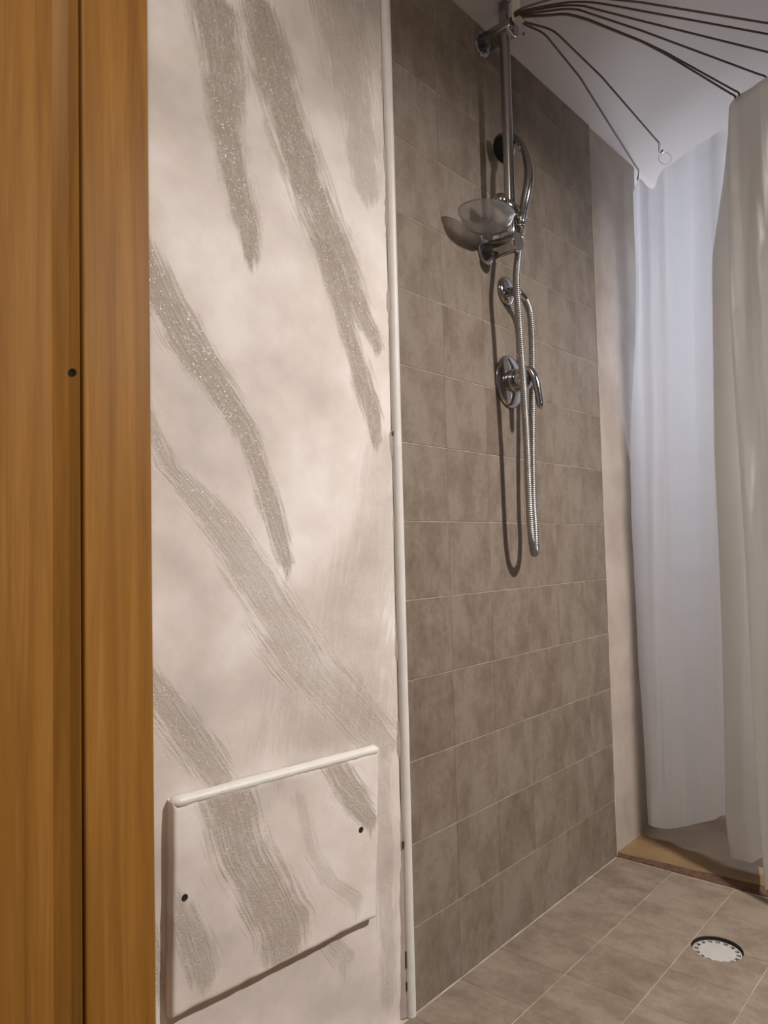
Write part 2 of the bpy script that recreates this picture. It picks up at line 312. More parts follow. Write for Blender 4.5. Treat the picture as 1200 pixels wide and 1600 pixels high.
HOSE = [[0.3283,-0.084,1.5472],[0.347,-0.0705,1.5284],[0.3412,-0.0675,1.4872],[0.3302,-0.067,1.4269],[0.3355,-0.066,1.357],[0.3409,-0.066,1.2725],[0.3481,-0.066,1.1741],[0.3526,-0.066,1.0754],[0.3543,-0.066,0.9768],[0.3587,-0.065,0.8926],[0.3693,-0.062,0.8505],[0.3885,-0.055,0.8304],[0.4069,-0.048,0.8388],[0.4173,-0.042,0.8794],[0.4171,-0.04,0.9523],[0.4201,-0.04,1.0405],[0.427,-0.04,1.1446],[0.4341,-0.04,1.2499],[0.4372,-0.04,1.3406],[0.4298,-0.041,1.387],[0.4068,-0.042,1.4114],[0.3916,-0.038,1.4206]]
RIBS = [[[1.075,-0.0377,1.902],
[1.0744,-0.0369,1.784],
[1.0737,-0.0374,1.6468],
[1.0728,-0.0286,1.4737],
[1.0712,-0.0008,1.1687],
[1.0703,0.0092,1.0157],
[1.0693,0.0128,0.8246],
[1.068,0.0088,0.5786],
[1.0669,-0.0043,0.3743],
[1.066,-0.0072,0.2086],
[1.0655,-0.0073,0.1169],
[1.065,-0.0095,0.0298]],
[[1.085,-0.0549,1.941],
[1.0818,-0.0522,1.7601],
[1.0786,-0.0495,1.5807],
[1.0755,-0.0468,1.4029],
[1.0723,-0.0442,1.2265],
[1.0691,-0.0416,1.0516],
[1.0659,-0.0391,0.8782],
[1.0627,-0.0366,0.7062],
[1.0595,-0.0341,0.5357],
[1.0564,-0.0316,0.3666],
[1.0532,-0.0292,0.1989],
[1.05,-0.0268,0.0326]],
[[1.03,-0.0996,1.88],
[1.0318,-0.0948,1.709],
[1.0336,-0.0899,1.5387],
[1.0355,-0.0851,1.369],
[1.0373,-0.0803,1.1998],
[1.0391,-0.0755,1.0312],
[1.0409,-0.0707,0.8633],
[1.0427,-0.066,0.6958],
[1.0445,-0.0612,0.529],
[1.0464,-0.0565,0.3627],
[1.0482,-0.0518,0.197],
[1.05,-0.0471,0.0318]],
[[1.022,-0.1209,1.8659],
[1.025,-0.1157,1.6973],
[1.028,-0.1104,1.5291],
[1.031,-0.1051,1.3612],
[1.034,-0.0999,1.1938],
[1.037,-0.0947,1.0267],
[1.04,-0.0894,0.8601],
[1.043,-0.0842,0.6938],
[1.046,-0.079,0.5278],
[1.049,-0.0738,0.3623],
[1.052,-0.0686,0.1971],
[1.055,-0.0634,0.0323]],
[[1.015,-0.1377,1.8931],
[1.0186,-0.1321,1.7228],
[1.0223,-0.1265,1.5527],
[1.0259,-0.1209,1.3829],
[1.0295,-0.1153,1.2135],
[1.0332,-0.1097,1.0443],
[1.0368,-0.1041,0.8754],
[1.0405,-0.0985,0.7068],
[1.0441,-0.0929,0.5385],
[1.0477,-0.0874,0.3705],
[1.0514,-0.0818,0.2027],
[1.055,-0.0762,0.0352]],
[[1.0,-0.1603,1.9035],
[1.0047,-0.1544,1.7337],
[1.0095,-0.1485,1.564],
[1.0142,-0.1426,1.3944],
[1.0189,-0.1367,1.2249],
[1.0236,-0.1308,1.0556],
[1.0284,-0.1249,0.8864],
[1.0331,-0.119,0.7173],
[1.0378,-0.1132,0.5484],
[1.0425,-0.1073,0.3796],
[1.0473,-0.1014,0.2109],
[1.052,-0.0956,0.0423]],
[[1.01,-0.1785,1.9117],
[1.0132,-0.1733,1.741],
[1.0164,-0.1681,1.5707],
[1.0195,-0.1629,1.4008],
[1.0227,-0.1577,1.2313],
[1.0259,-0.1525,1.0621],
[1.0291,-0.1473,0.8934],
[1.0323,-0.1421,0.7251],
[1.0355,-0.137,0.5571],
[1.0386,-0.1318,0.3895],
[1.0418,-0.1267,0.2224],
[1.045,-0.1215,0.0555]],
[[1.045,-0.2213,1.9537],
[1.0459,-0.2158,1.7791],
[1.0468,-0.2103,1.6051],
[1.0477,-0.2049,1.4319],
[1.0486,-0.1995,1.2594],
[1.0495,-0.194,1.0875],
[1.0505,-0.1887,0.9163],
[1.0514,-0.1833,0.7458],
[1.0523,-0.178,0.576],
[1.0532,-0.1726,0.4068],
[1.0541,-0.1673,0.2383],
[1.055,-0.162,0.0704]],
[[1.03,-0.2747,1.9561],
[1.0314,-0.2681,1.7841],
[1.0327,-0.2615,1.6126],
[1.0341,-0.255,1.4415],
[1.0355,-0.2485,1.271],
[1.0368,-0.2419,1.101],
[1.0382,-0.2354,0.9315],
[1.0395,-0.229,0.7624],
[1.0409,-0.2225,0.5939],
[1.0423,-0.216,0.4258],
[1.0436,-0.2096,0.2582],
[1.045,-0.2032,0.0911]],
[[1.0,-0.3251,1.9485],
[1.0036,-0.3181,1.781],
[1.0073,-0.3111,1.6135],
[1.0109,-0.3041,1.4462],
[1.0145,-0.2971,1.2791],
[1.0182,-0.2901,1.112],
[1.0218,-0.2831,0.9451],
[1.0255,-0.2761,0.7783],
[1.0291,-0.2691,0.6117],
[1.0327,-0.2621,0.4452],
[1.0364,-0.2551,0.2788],
[1.04,-0.2482,0.1125]],
[[1.03,-0.52,1.95],  # this rib and the next: unseen fold, extended to block window daylight
[1.0384,-0.5182,1.7836],
[1.0391,-0.5164,1.6173],
[1.0314,-0.5145,1.4509],
[1.0224,-0.5127,1.2845],
[1.0204,-0.5109,1.1182],
[1.0272,-0.5091,0.9518],
[1.0366,-0.5073,0.7855],
[1.0399,-0.5055,0.6191],
[1.0341,-0.5036,0.4527],
[1.0246,-0.5018,0.2864],
[1.02,-0.5,0.12]],
[[0.995,-0.43,1.93],
[1.0009,-0.4291,1.7618],
[0.9935,-0.4282,1.5936],
[0.9894,-0.4273,1.4255],
[0.998,-0.4264,1.2573],
[0.9998,-0.4255,1.0891],
[0.9908,-0.4245,0.9209],
[0.9913,-0.4236,0.7527],
[1.0002,-0.4227,0.5845],
[0.9974,-0.4218,0.4164],
[0.9892,-0.4209,0.2482],
[0.9941,-0.42,0.08]],
[[0.985,-0.3362,1.9151],
[0.9845,-0.3242,1.8235],
[0.9838,-0.2992,1.6922],
[0.9834,-0.2826,1.6097],
[0.982,-0.2749,1.3505],
[0.9807,-0.2672,1.0936],
[0.9794,-0.2677,0.8386],
[0.978,-0.2666,0.5871],
[0.9767,-0.2624,0.3384],
[0.9755,-0.2564,0.1244],
[0.9752,-0.2603,0.0684],
[0.975,-0.2665,0.0311]],
[[0.93,-0.3667,1.8888],
[0.9327,-0.36,1.7185],
[0.9355,-0.3534,1.5485],
[0.9382,-0.3467,1.3789],
[0.9409,-0.3401,1.2096],
[0.9436,-0.3334,1.0406],
[0.9464,-0.3268,0.8719],
[0.9491,-0.3202,0.7036],
[0.9518,-0.3136,0.5355],
[0.9545,-0.307,0.3678],
[0.9573,-0.3005,0.2004],
[0.96,-0.2939,0.0333]],
[[0.94,-0.38,1.9045],
[0.9423,-0.374,1.7319],
[0.9445,-0.3681,1.5597],
[0.9468,-0.3621,1.3881],
[0.9491,-0.3562,1.2169],
[0.9514,-0.3503,1.0463],
[0.9536,-0.3444,0.8761],
[0.9559,-0.3385,0.7064],
[0.9582,-0.3327,0.5372],
[0.9605,-0.3268,0.3684],
[0.9627,-0.321,0.2002],
[0.965,-0.3152,0.0324]],
[[0.93,-0.3952,1.9109],
[0.935,-0.3902,1.7401],
[0.94,-0.3852,1.5696],
[0.945,-0.3802,1.3993],
[0.95,-0.3752,1.2293],
[0.955,-0.3702,1.0594],
[0.96,-0.3652,0.8898],
[0.965,-0.3603,0.7204],
[0.97,-0.3553,0.5512],
[0.975,-0.3503,0.3823],
[0.98,-0.3454,0.2135],
[0.985,-0.3404,0.045]],
[[0.855,-0.376,1.9177],
[0.8548,-0.3689,1.824],
[0.8545,-0.364,1.7116],
[0.854,-0.3586,1.5188],
[0.8536,-0.3561,1.3587],
[0.8532,-0.358,1.1991],
[0.8527,-0.3613,1.041],
[0.8522,-0.3641,0.8381],
[0.8518,-0.3652,0.6685],
[0.8511,-0.3645,0.4246],
[0.8504,-0.3687,0.1701],
[0.85,-0.3735,0.0276]],
[[0.845,-0.3961,1.9371],
[0.8522,-0.395,1.7637],
[0.8535,-0.3939,1.5904],
[0.8474,-0.3928,1.417],
[0.838,-0.3917,1.2436],
[0.832,-0.3907,1.0702],
[0.8335,-0.3896,0.8969],
[0.8407,-0.3885,0.7235],
[0.8478,-0.3874,0.5501],
[0.849,-0.3863,0.3767],
[0.8428,-0.3852,0.2034],
[0.838,-0.3841,0.03]],
[[0.832,-0.4171,1.9333],
[0.8401,-0.4162,1.7602],
[0.8324,-0.4153,1.5872],
[0.8244,-0.4144,1.4142],
[0.8222,-0.4135,1.2412],
[0.8274,-0.4126,1.0681],
[0.836,-0.4117,0.8951],
[0.8417,-0.4108,0.7221],
[0.84,-0.4099,0.5491],
[0.8322,-0.409,0.376],
[0.8243,-0.408,0.203],
[0.832,-0.4071,0.03]],
[[0.822,-0.437,1.931],
[0.8176,-0.4363,1.7582],
[0.8107,-0.4355,1.5854],
[0.811,-0.4348,1.4126],
[0.8175,-0.4341,1.2397],
[0.8247,-0.4334,1.0669],
[0.8264,-0.4326,0.8941],
[0.8206,-0.4319,0.7213],
[0.8111,-0.4312,0.5485],
[0.8043,-0.4304,0.3756],
[0.8047,-0.4297,0.2028],
[0.812,-0.429,0.03]],
[[0.808,-0.4575,1.9294],
[0.7988,-0.457,1.7568],
[0.8039,-0.4564,1.5841],
[0.8133,-0.4559,1.4114],
[0.8203,-0.4553,1.2387],
[0.8202,-0.4548,1.0661],
[0.8136,-0.4542,0.8934],
[0.8061,-0.4537,0.7207],
[0.8039,-0.4531,0.548],
[0.8092,-0.4526,0.3754],
[0.8185,-0.452,0.2027],
[0.816,-0.4515,0.03]],
[[0.8,-0.4747,1.9288],
[0.7973,-0.4744,1.7561],
[0.8048,-0.474,1.5835],
[0.8073,-0.4736,1.4109],
[0.8022,-0.4733,1.2383],
[0.7927,-0.4729,1.0657],
[0.7853,-0.4725,0.8931],
[0.7849,-0.4722,0.7205],
[0.7911,-0.4718,0.5478],
[0.7985,-0.4714,0.3752],
[0.8009,-0.4711,0.2026],
[0.79,-0.4707,0.03]],
[[0.785,-0.4987,1.9275],
[0.7954,-0.4985,1.755],
[0.7967,-0.4983,1.5825],
[0.7913,-0.4981,1.41],
[0.7842,-0.498,1.2375],
[0.7818,-0.4978,1.065],
[0.787,-0.4976,0.8925],
[0.7969,-0.4974,0.72],
[0.805,-0.4972,0.5475],
[0.8062,-0.497,0.375],
[0.8007,-0.4969,0.2025],
[0.8,-0.4967,0.03]],
[[0.77,-0.5236,1.9313],
[0.7762,-0.5236,1.7584],
[0.7673,-0.5236,1.5856],
[0.7598,-0.5236,1.4127],
[0.759,-0.5236,1.2399],
[0.7651,-0.5236,1.0671],
[0.7732,-0.5236,0.8942],
[0.7768,-0.5236,0.7214],
[0.7729,-0.5236,0.5485],
[0.764,-0.5236,0.3757],
[0.7566,-0.5236,0.2028],
[0.765,-0.5236,0.03]]]
STROKES_SHADE = [[[[0.3903,1.7178,0.0484],[0.3745,1.6209,0.0409],[0.3668,1.5198,0.0317],[0.3518,1.4313,0.0298],[0.3337,1.3742,0.0267],[0.3261,1.3239,0.0171]],0.95],[[[0.3055,1.7613,0.0382],[0.278,1.6642,0.0498],[0.2355,1.5479,0.052],[0.1852,1.4403,0.0576],[0.1334,1.3507,0.05],[0.0818,1.2679,0.0319],[0.051,1.2257,0.0164]],1.0],[[[0.1795,1.3848,0.0289],[0.1479,1.3124,0.0268],[0.12,1.237,0.0245],[0.0914,1.1598,0.0267],[0.0666,1.0921,0.0258],[0.0601,1.0453,0.0146]],1.0],[[[0.5205,1.3012,0.0288],[0.4967,1.2512,0.0415],[0.4722,1.2095,0.0448],[0.4365,1.1539,0.0403],[0.3883,1.0974,0.0315],[0.3432,1.0423,0.0237],[0.3145,0.973,0.0208],[0.2912,0.9016,0.0213],[0.2674,0.8287,0.018]],0.85],[[[0.5223,1.089,0.0133],[0.5027,1.0318,0.0165],[0.4747,0.9739,0.0221],[0.4184,0.9195,0.0355],[0.3526,0.8413,0.0441],[0.2941,0.7579,0.0558],[0.2188,0.6569,0.0701],[0.1365,0.5694,0.0764],[0.0625,0.4886,0.0475]],0.55],[[[0.5254,0.7133,0.013],[0.5023,0.6662,0.021],[0.4736,0.6214,0.0316],[0.4338,0.5639,0.0363],[0.3974,0.5077,0.0238]],0.6],[[[0.137,1.872,0.0848],[0.1164,1.7853,0.0785],[0.0915,1.6746,0.0609],[0.0694,1.512,0.0293]],0.62],[[[0.0442,1.0347,0.0493],[0.0746,0.8457,0.0792],[0.1181,0.6889,0.1207],[0.1523,0.5285,0.1596]],0.32],[[[0.024,1.893,0.0311],[0.0201,1.7546,0.0242],[0.0205,1.5904,0.0172]],0.35],[[[0.0716,0.9388,0.0127],[0.0662,0.8572,0.0128]],0.3],[[[0.0628,0.4774,0.0221],[0.067,0.3542,0.0219],[0.0632,0.23,0.0219],[0.0614,0.0521,0.0218]],0.45],[[[0.2161,0.23,0.0292],[0.1629,0.1581,0.0225]],0.4],[[[0.5148,0.3387,0.0138],[0.4857,0.2329,0.0191]],0.6]]  # broad faint lower-right entry is painted shade; the rest are brush strokes
PSTROKES = [[[[0.3947,0.4996,0.0432],[0.3824,0.4548,0.0493],[0.3657,0.3942,0.0558],[0.3303,0.3266,0.0557],[0.3019,0.2689,0.054],[0.2969,0.219,0.0361]],0.75],[[[0.1998,0.4995,0.03],[0.1799,0.469,0.0362],[0.1486,0.4192,0.0345],[0.113,0.3777,0.0209]],0.8],[[[0.4738,0.3487,0.0213],[0.4548,0.2983,0.0297],[0.4404,0.2489,0.0302]],0.6],[[[0.2668,0.4539,0.0151],[0.2432,0.3674,0.0155],[0.2051,0.305,0.0188],[0.1506,0.2558,0.0199]],0.3],[[[0.4865,0.4999,0.024],[0.303,0.4972,0.0363]],0.35]]
HOLES = [[0.1341,0.3694],[0.4657,0.3676]]
WIRES = [[[0.3184, -0.1007, 2.0], [0.339, -0.1029, 1.9989], [0.3873, -0.1217, 1.9945], [0.4343, -0.1232, 1.9905], [0.5663, -0.1209, 1.9791], [1.0428, -0.0703, 1.9432], [1.0866, -0.0483, 1.94]], [[0.314, -0.1018, 2.0], [0.3284, -0.1044, 1.9992], [0.3869, -0.141, 1.9929], [0.4159, -0.1475, 1.9902], [0.5954, -0.1638, 1.9735], [0.9385, -0.1711, 1.9449], [0.9705, -0.1587, 1.9425], [0.9889, -0.157, 1.9412], [0.9722, -0.1669, 1.94]], [[0.313, -0.1008, 2.0], [0.3492, -0.1617, 1.9943], [0.3662, -0.19, 1.9909], [0.4098, -0.2205, 1.9856], [0.532, -0.2844, 1.9715], [0.6097, -0.3153, 1.9632], [0.845, -0.3933, 1.94]], [[0.3113, -0.1018, 2.0], [0.3476, -0.1626, 1.9944], [0.3646, -0.1908, 1.991], [0.4072, -0.2217, 1.9858], [0.5304, -0.2851, 1.9718], [0.6038, -0.3175, 1.9637], [0.8378, -0.4042, 1.94]], [[0.3087, -0.1018, 2.0], [0.337, -0.1684, 1.9947], [0.3548, -0.2012, 1.9913], [0.3716, -0.2186, 1.989], [0.502, -0.2968, 1.9747], [0.8163, -0.4705, 1.94]], [[0.3043, -0.1028, 2.0], [0.3278, -0.1734, 1.9944], [0.3447, -0.2064, 1.9909], [0.3657, -0.2318, 1.9876], [0.4722, -0.309, 1.9743], [0.7201, -0.4965, 1.94]], [[0.3, -0.1038, 2.0], [0.3305, -0.1983, 1.992], [0.3459, -0.2263, 1.9887], [0.3695, -0.2552, 1.9848], [0.4429, -0.321, 1.9741], [0.6558, -0.5125, 1.94]], [[0.2957, -0.1049, 2.0], [0.305, -0.1799, 1.9944], [0.3234, -0.2275, 1.9893], [0.3873, -0.2963, 1.9793], [0.4188, -0.3309, 1.9739], [0.619, -0.5216, 1.94]]]

# ------------------------------------------------------------------ the setting
def ceil_z(y): return 2.037 + (.35*(-y) if y < 0 else 0)

# tiled back wall: grout bed with one object per tile
wall_back = link('wall_back', tomesh('wall_back', box_bm((-.002, .0009, 0), (.872, .09, 2.045))), GROUT, kind='structure')
wall_back['label'] = 'shower wall of square taupe stoneware tiles with thin pale joints'
tile_cache = {}
def tile_mesh(w, h, name, mat, t=.006, e=.0006):
    key = (round(w, 4), round(h, 4), name)
    if key in tile_cache: return tile_cache[key]
    bm = bmesh.new()
    o_ = [bm.verts.new(p) for p in ((-w/2, 0, -h/2), (w/2, 0, -h/2), (w/2, 0, h/2), (-w/2, 0, h/2))]       # back
    s_ = [bm.verts.new((v_.co.x, -t+e, v_.co.z)) for v_ in o_]
    f_ = [bm.verts.new((v_.co.x-math.copysign(e, v_.co.x), -t, v_.co.z-math.copysign(e, v_.co.z))) for v_ in o_]
    for i in range(4):
        j = (i+1) % 4
        bm.faces.new((o_[i], o_[j], s_[j], s_[i])); bm.faces.new((s_[i], s_[j], f_[j], f_[i]))
    bm.faces.new(f_)
    m = tomesh(name, bm); m.materials.append(mat); tile_cache[key] = m; return m

xs = [.0015] + [-.0049+.15*k for k in range(1, 6)] + [.8695]
zs = [0.0] + [.15*k for k in range(1, 14)] + [2.037]
rnd = random.Random(3)
for zi in range(len(zs)-1):
    for xi in range(len(xs)-1):
        x0, x1 = xs[xi]+.0001, xs[xi+1]-.0001; z0, z1 = zs[zi]+.0007, zs[zi+1]-.0007
        o = link('tile', tile_mesh(x1-x0, z1-z0, 'tile', TILE), None, wall_back)
        o.location = ((x0+x1)/2, .006-.0003*rnd.random(), (z0+z1)/2)
        o.rotation_euler = (rnd.uniform(-.002, .002), rnd.uniform(-.0015, .0015), rnd.uniform(-.002, .002))

# bare plaster end of that wall with a rounded corner
bm = bmesh.new()
prof = [(.871, .006), (.90, .003)] + [(.93, .003), (.97, .003), (1.01, .003), (1.06, .003), (1.12, .003)] + [(1.19+.03*math.sin(a), .034-.03*math.cos(a)) for a in [math.pi/2*i/8 for i in range(9)]] + [(1.222, .30), (1.222, .62), (.871, .62)]
nz_ = 40
rows = []
for k in range(nz_+1):
    z = -.02+2.06*k/nz_
    rows.append([bm.verts.new((x+.004*noise.noise(Vector((x*9, y*9, z*5)))*(1 if .88 < x else 0), y+.003*noise.noise(Vector((x*8+5, y*8, z*6)))*(1 if .88 < x and y < .5 else 0), z)) for x, y in prof])
for A, B in zip(rows, rows[1:]):
    for i in range(len(prof)-1): bm.faces.new((A[i], A[i+1], B[i+1], B[i]))
link('plaster_end', tomesh('plaster_end', bm), PLASTER, wall_back, smooth=True)
link('seam', tomesh('seam', box_bm((.8685, -.0006, 0), (.8725, .008, 2.037))), GROUT, wall_back)

# stucco wall, turned five degrees from the tiled wall
A5 = math.radians(5)
UX = Vector((-math.cos(A5), math.sin(A5), 0)); UN = Vector((-math.sin(A5), -math.cos(A5), 0))
def wall_pt(u_, z, n=0): return UX*u_ + UN*n + Vector((0, 0, z))

def vnoise(x, y, seed):
    """smooth value noise on numpy arrays"""
    rs = np.random.RandomState(seed); G = rs.rand(256, 256)
    xi = np.floor(x).astype(int); yi = np.floor(y).astype(int); fx = x-xi; fy = y-yi
    fx = fx*fx*(3-2*fx); fy = fy*fy*(3-2*fy)
    g = lambda a, b: G[a % 256, b % 256]
    return (g(xi, yi)*(1-fx)+g(xi+1, yi)*fx)*(1-fy)+(g(xi, yi+1)*(1-fx)+g(xi+1, yi+1)*fx)*fy

def paint(U, Z, strokes):
    """amount of brushed silver paint, or shade painted like it, and its grain at wall coordinates U, Z"""
    S = np.zeros_like(U); G = vnoise(U*260, Z*260, 5)*.5+vnoise(U*520, Z*520, 6)*.5
    wob = (vnoise(U*16, Z*16, 1)-.5)*.55+(vnoise(U*60, Z*40, 2)-.5)*.28+(vnoise(U*230, Z*230, 8)-.5)*.12
    for i, (pl, wgt) in enumerate(strokes):
        pl = sorted(pl, key=lambda q: q[1])
        zz = [q[1] for q in pl]
        uc = np.interp(Z, zz, [q[0] for q in pl]); hw = np.interp(Z, zz, [q[2] for q in pl])
        # grain runs along the stroke: across coordinate = U - uc
        ac = U-uc
        streak = vnoise(ac*300+i*31, Z*26, 11+i)*.6+vnoise(ac*640+i*17, Z*48, 40+i)*.4
        d = np.abs(ac)/np.maximum(hw, 1e-4)
        over = np.maximum(np.maximum(zz[0]-Z, Z-zz[-1]), 0)/.03
        v_ = 1.27-d-over + wob*.75 + (streak-.5)*(.75+.5*(1.1-wgt))
        m_ = np.clip((v_-.0)/.85, 0, 1); m_ = m_*m_*(3-2*m_)
        m_ = m_*wgt*(.40+.60*np.clip(1.6*streak+.1, 0, 1))
        G = np.where(m_ > .05, .35*G+.65*streak, G)
        S = np.maximum(S, m_)
    return np.clip(S, 0, 1), np.clip(G, 0, 1)

def grid_mesh(name, P, S, G):
    ny, nx = P.shape[:2]
    m = bpy.data.meshes.new(name)
    idx = np.arange(nx*ny).reshape(ny, nx)
    q = np.stack([idx[:-1, :-1], idx[:-1, 1:], idx[1:, 1:], idx[1:, :-1]], -1).reshape(-1, 4)
    m.from_pydata(P.reshape(-1, 3).tolist(), [], q.tolist())
    for nm, arr in (('stroke', S), ('grain', G)):
        a = m.attributes.new(nm, 'FLOAT', 'POINT'); a.data.foreach_set('value', arr.ravel().astype(np.float32))
    m.polygons.foreach_set('use_smooth', [True]*len(m.polygons)); m.update()
    return m

us = np.linspace(.012, .56, 240); zv = np.linspace(-.01, 2.06, 860)
U, Z = np.meshgrid(us, zv)
S, G = paint(U, Z, STROKES_SHADE)
off = (vnoise(U*7, Z*7, 21)-.5)*.0022+(vnoise(U*25, Z*25, 22)-.5)*.0009 + S*.0005*(G-.3)
P = U[..., None]*np.array(UX)+off[..., None]*np.array(UN)+Z[..., None]*np.array((0, 0, 1.0))
P += .0035*np.array((0, 1.0, 0))
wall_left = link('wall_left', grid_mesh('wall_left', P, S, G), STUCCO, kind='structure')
wall_left['label'] = 'pale stucco wall with diagonal glittering grey-beige brush strokes'
# masonry behind it and on past the door
bm = bmesh.new()
c_ = [wall_pt(.0, 0, -.012), wall_pt(.78, 0, -.012), wall_pt(.78, 0, -.12), wall_pt(.0, 0, -.12)]
lo = [bm.verts.new(p+Vector((0, 0, -.02))) for p in c_]; hi = [bm.verts.new(p+Vector((0, 0, 2.06))) for p in c_]
for i in range(4): bm.faces.new((lo[i], lo[(i+1) % 4], hi[(i+1) % 4], hi[i]))
bm.faces.new(lo[::-1]); bm.faces.new(hi)
link('masonry', tomesh('masonry', bm), PLASTER, wall_left)

# white quarter-round bead between stucco and tiles
bm = bmesh.new(); rows = []
for k in range(61):
    z = .0+2.036*k/60
    cx = -.0095+.0009*noise.noise(Vector((1.3, 0, z*3)))
    rr = .0105*(1+.07*noise.noise(Vector((7.7, 2, z*9))))
    rows.append([bm.verts.new((cx-rr*math.cos(a), .004-(.0115)*math.sin(a), z)) for a in [math.pi*i/10 for i in range(11)]])
for A, B in zip(rows, rows[1:]):
    for i in range(10): bm.faces.new((A[i], A[i+1], B[i+1], B[i]))
bead = link('trim_1', tomesh('trim_1', bm), WHITE, kind='structure', smooth=True)
bead['label'] = 'white edge bead between the stucco wall and the tiled wall'
# ragged filler smear along its left side
bm = bmesh.new(); L_ = []; R_ = []
for k in range(160):
    z = .002+2.03*k/159
    w_ = .010+.009*noise.noise(Vector((3.1, z*11, 0)))+.005*noise.noise(Vector((9.1, z*60, 0)))+(.014 if z < .35 else 0)*(1-z/.35 if z < .35 else 0)
    p0 = wall_pt(.012, z, -.0005); p1 = wall_pt(.012+max(.002, w_)*.6, z, -.0006); p2 = wall_pt(.012+max(.003, w_), z, -.0042)
    L_.append([bm.verts.new(p) for p in (p0, p1, p2)])
for A, B in zip(L_, L_[1:]):
    for i in range(2): bm.faces.new((A[i], A[i+1], B[i+1], B[i]))
link('filler', tomesh('filler', bm), PLASTER, bead, smooth=True)
for z, h in ((.048, .016), (.088, .03), (.30, .014), (1.06, .008)):
    link('crack', tomesh('crack', box_bm((-.0216, -.0002, z), (-.0208, .002, z+h))), DARKG, bead)

# floors
floor = link('floor', tomesh('floor', box_bm((-.30, -1.10, -.06), (.866, .05, -.0009))), GROUT, kind='structure')
floor['label'] = 'shower floor of square taupe tiles with pale joints'
DRAIN = Vector((.563, -.353, 0))
fx = [.863-.145*k for k in range(0, 9)]; fy = [-.002-.15*k for k in range(0, 8)]
def floor_tile(w, h):
    m = tile_mesh(w, h, 'floor_tile', FTILE); return m
cut = bpy.data.meshes.new('cutter'); bmc = bmesh.new()
bmesh.ops.create_cone(bmc, cap_ends=True, segments=40, radius1=.0505, radius2=.0505, depth=.2); bmc.to_mesh(cut); bmc.free()
cutter = bpy.data.objects.new('cutter', cut); col.objects.link(cutter); cutter.location = DRAIN
holed = []
for i in range(len(fx)-1):
    for j in range(len(fy)-1):
        x0, x1 = fx[i+1]+.0003, fx[i]-.0003; y0, y1 = fy[j+1]+.0005, fy[j]-.0005
        o = link('tile', floor_tile(x1-x0, y1-y0), None, floor)
        o.location = ((x0+x1)/2, (y0+y1)/2, -.006-.0003*rnd.random())
        o.rotation_euler = (-math.pi/2, 0, 0)
        if x0-.055 < DRAIN.x < x1+.055 and y0-.055 < DRAIN.y < y1+.055: holed.append(o)
holed.append(floor)
bpy.context.view_layer.update()
for o in holed:
    if o is not floor: o.data = o.data.copy()
    md = o.modifiers.new('hole', 'BOOLEAN'); md.operation = 'DIFFERENCE'; md.object = cutter; md.solver = 'EXACT'
    if o is not floor:   # close the open back so that the cut is clean
        b_ = bmesh.new(); b_.from_mesh(o.data); bmesh.ops.holes_fill(b_, edges=b_.edges); bmesh.ops.recalc_face_normals(b_, faces=b_.faces); b_.to_mesh(o.data); b_.free()
dg = bpy.context.evaluated_depsgraph_get()
for o in holed:
    nm = bpy.data.meshes.new_from_object(o.evaluated_get(dg))
    o.modifiers.clear(); o.data = nm
bpy.data.objects.remove(cutter)

# raw floor beyond the tiles, with a ragged dark edge
bm = bmesh.new(); rows = []
for k in range(90):
    y = .06-1.6*k/89
    wob = .004*noise.noise(Vector((y*14, 0, 0)))+.002*noise.noise(Vector((y*60, 3, 0)))
    t = min(max(-y, 0), .6)
    rows.append([bm.verts.new(p) for p in ((.866+.25*wob, y, -.004), (.869+.4*wob, y, .0015), (.882+.05*t+wob, y, .006+.012*t))])
for A, B in zip(rows, rows[1:]):
    for i in range(2): bm.faces.new((A[i], A[i+1], B[i+1], B[i]))
outer = empty('floor_outer', (0, 0, 0), 'raw brown floor beyond the shower tiles', None, 'structure')
link('raw_edge', tomesh('raw_edge', bm), EDGE, outer)
bm = bmesh.new(); rows2 = []
for k in range(90):
    y = .06-1.6*k/89
    wob = .004*noise.noise(Vector((y*14, 0, 0)))+.002*noise.noise(Vector((y*60, 3, 0)))
    t = min(max(-y, 0), .6); s_ = .006+.012*t
    rows2.append([bm.verts.new(p) for p in ((.882+.05*t+wob, y, s_), (1.0, y, s_+.002*noise.noise(Vector((y*8, 1, 0)))), (1.2, y, s_), (2.6, y, s_))])
for A, B in zip(rows2, rows2[1:]):
    for i in range(3): bm.faces.new((A[i], A[i+1], B[i+1], B[i]))
link('screed', tomesh('screed', bm), BROWN, outer)
link('subfloor', tomesh('subfloor', box_bm((-2.5, -2.7, -.10), (2.6, .8, -.062))), BROWN, outer)
link('room_floor', tomesh('room_floor', box_bm((-2.5, -2.7, -.06), (-.302, .3, -.003))), BROWN, outer)

# ceiling, sloping up away from the tiled wall
bm = bmesh.new()
def prism(pts, x0, x1, bm):
    a = [bm.verts.new((x0, y, z)) for y, z in pts]; b = [bm.verts.new((x1, y, z)) for y, z in pts]
    n = len(pts)
    for i in range(n): bm.faces.new((a[i], a[(i+1) % n], b[(i+1) % n], b[i]))
    bm.faces.new(a[::-1]); bm.faces.new(b)
prism([(.80, 2.037), (0, 2.037), (-2.7, ceil_z(-2.7)), (-2.7, ceil_z(-2.7)+.08), (0, 2.12), (.80, 2.12)], -2.5, 2.6, bm)
cl = link('ceiling', tomesh('ceiling', bm), CEIL, kind='structure'); cl['label'] = 'plain off-white sloping ceiling above the shower'

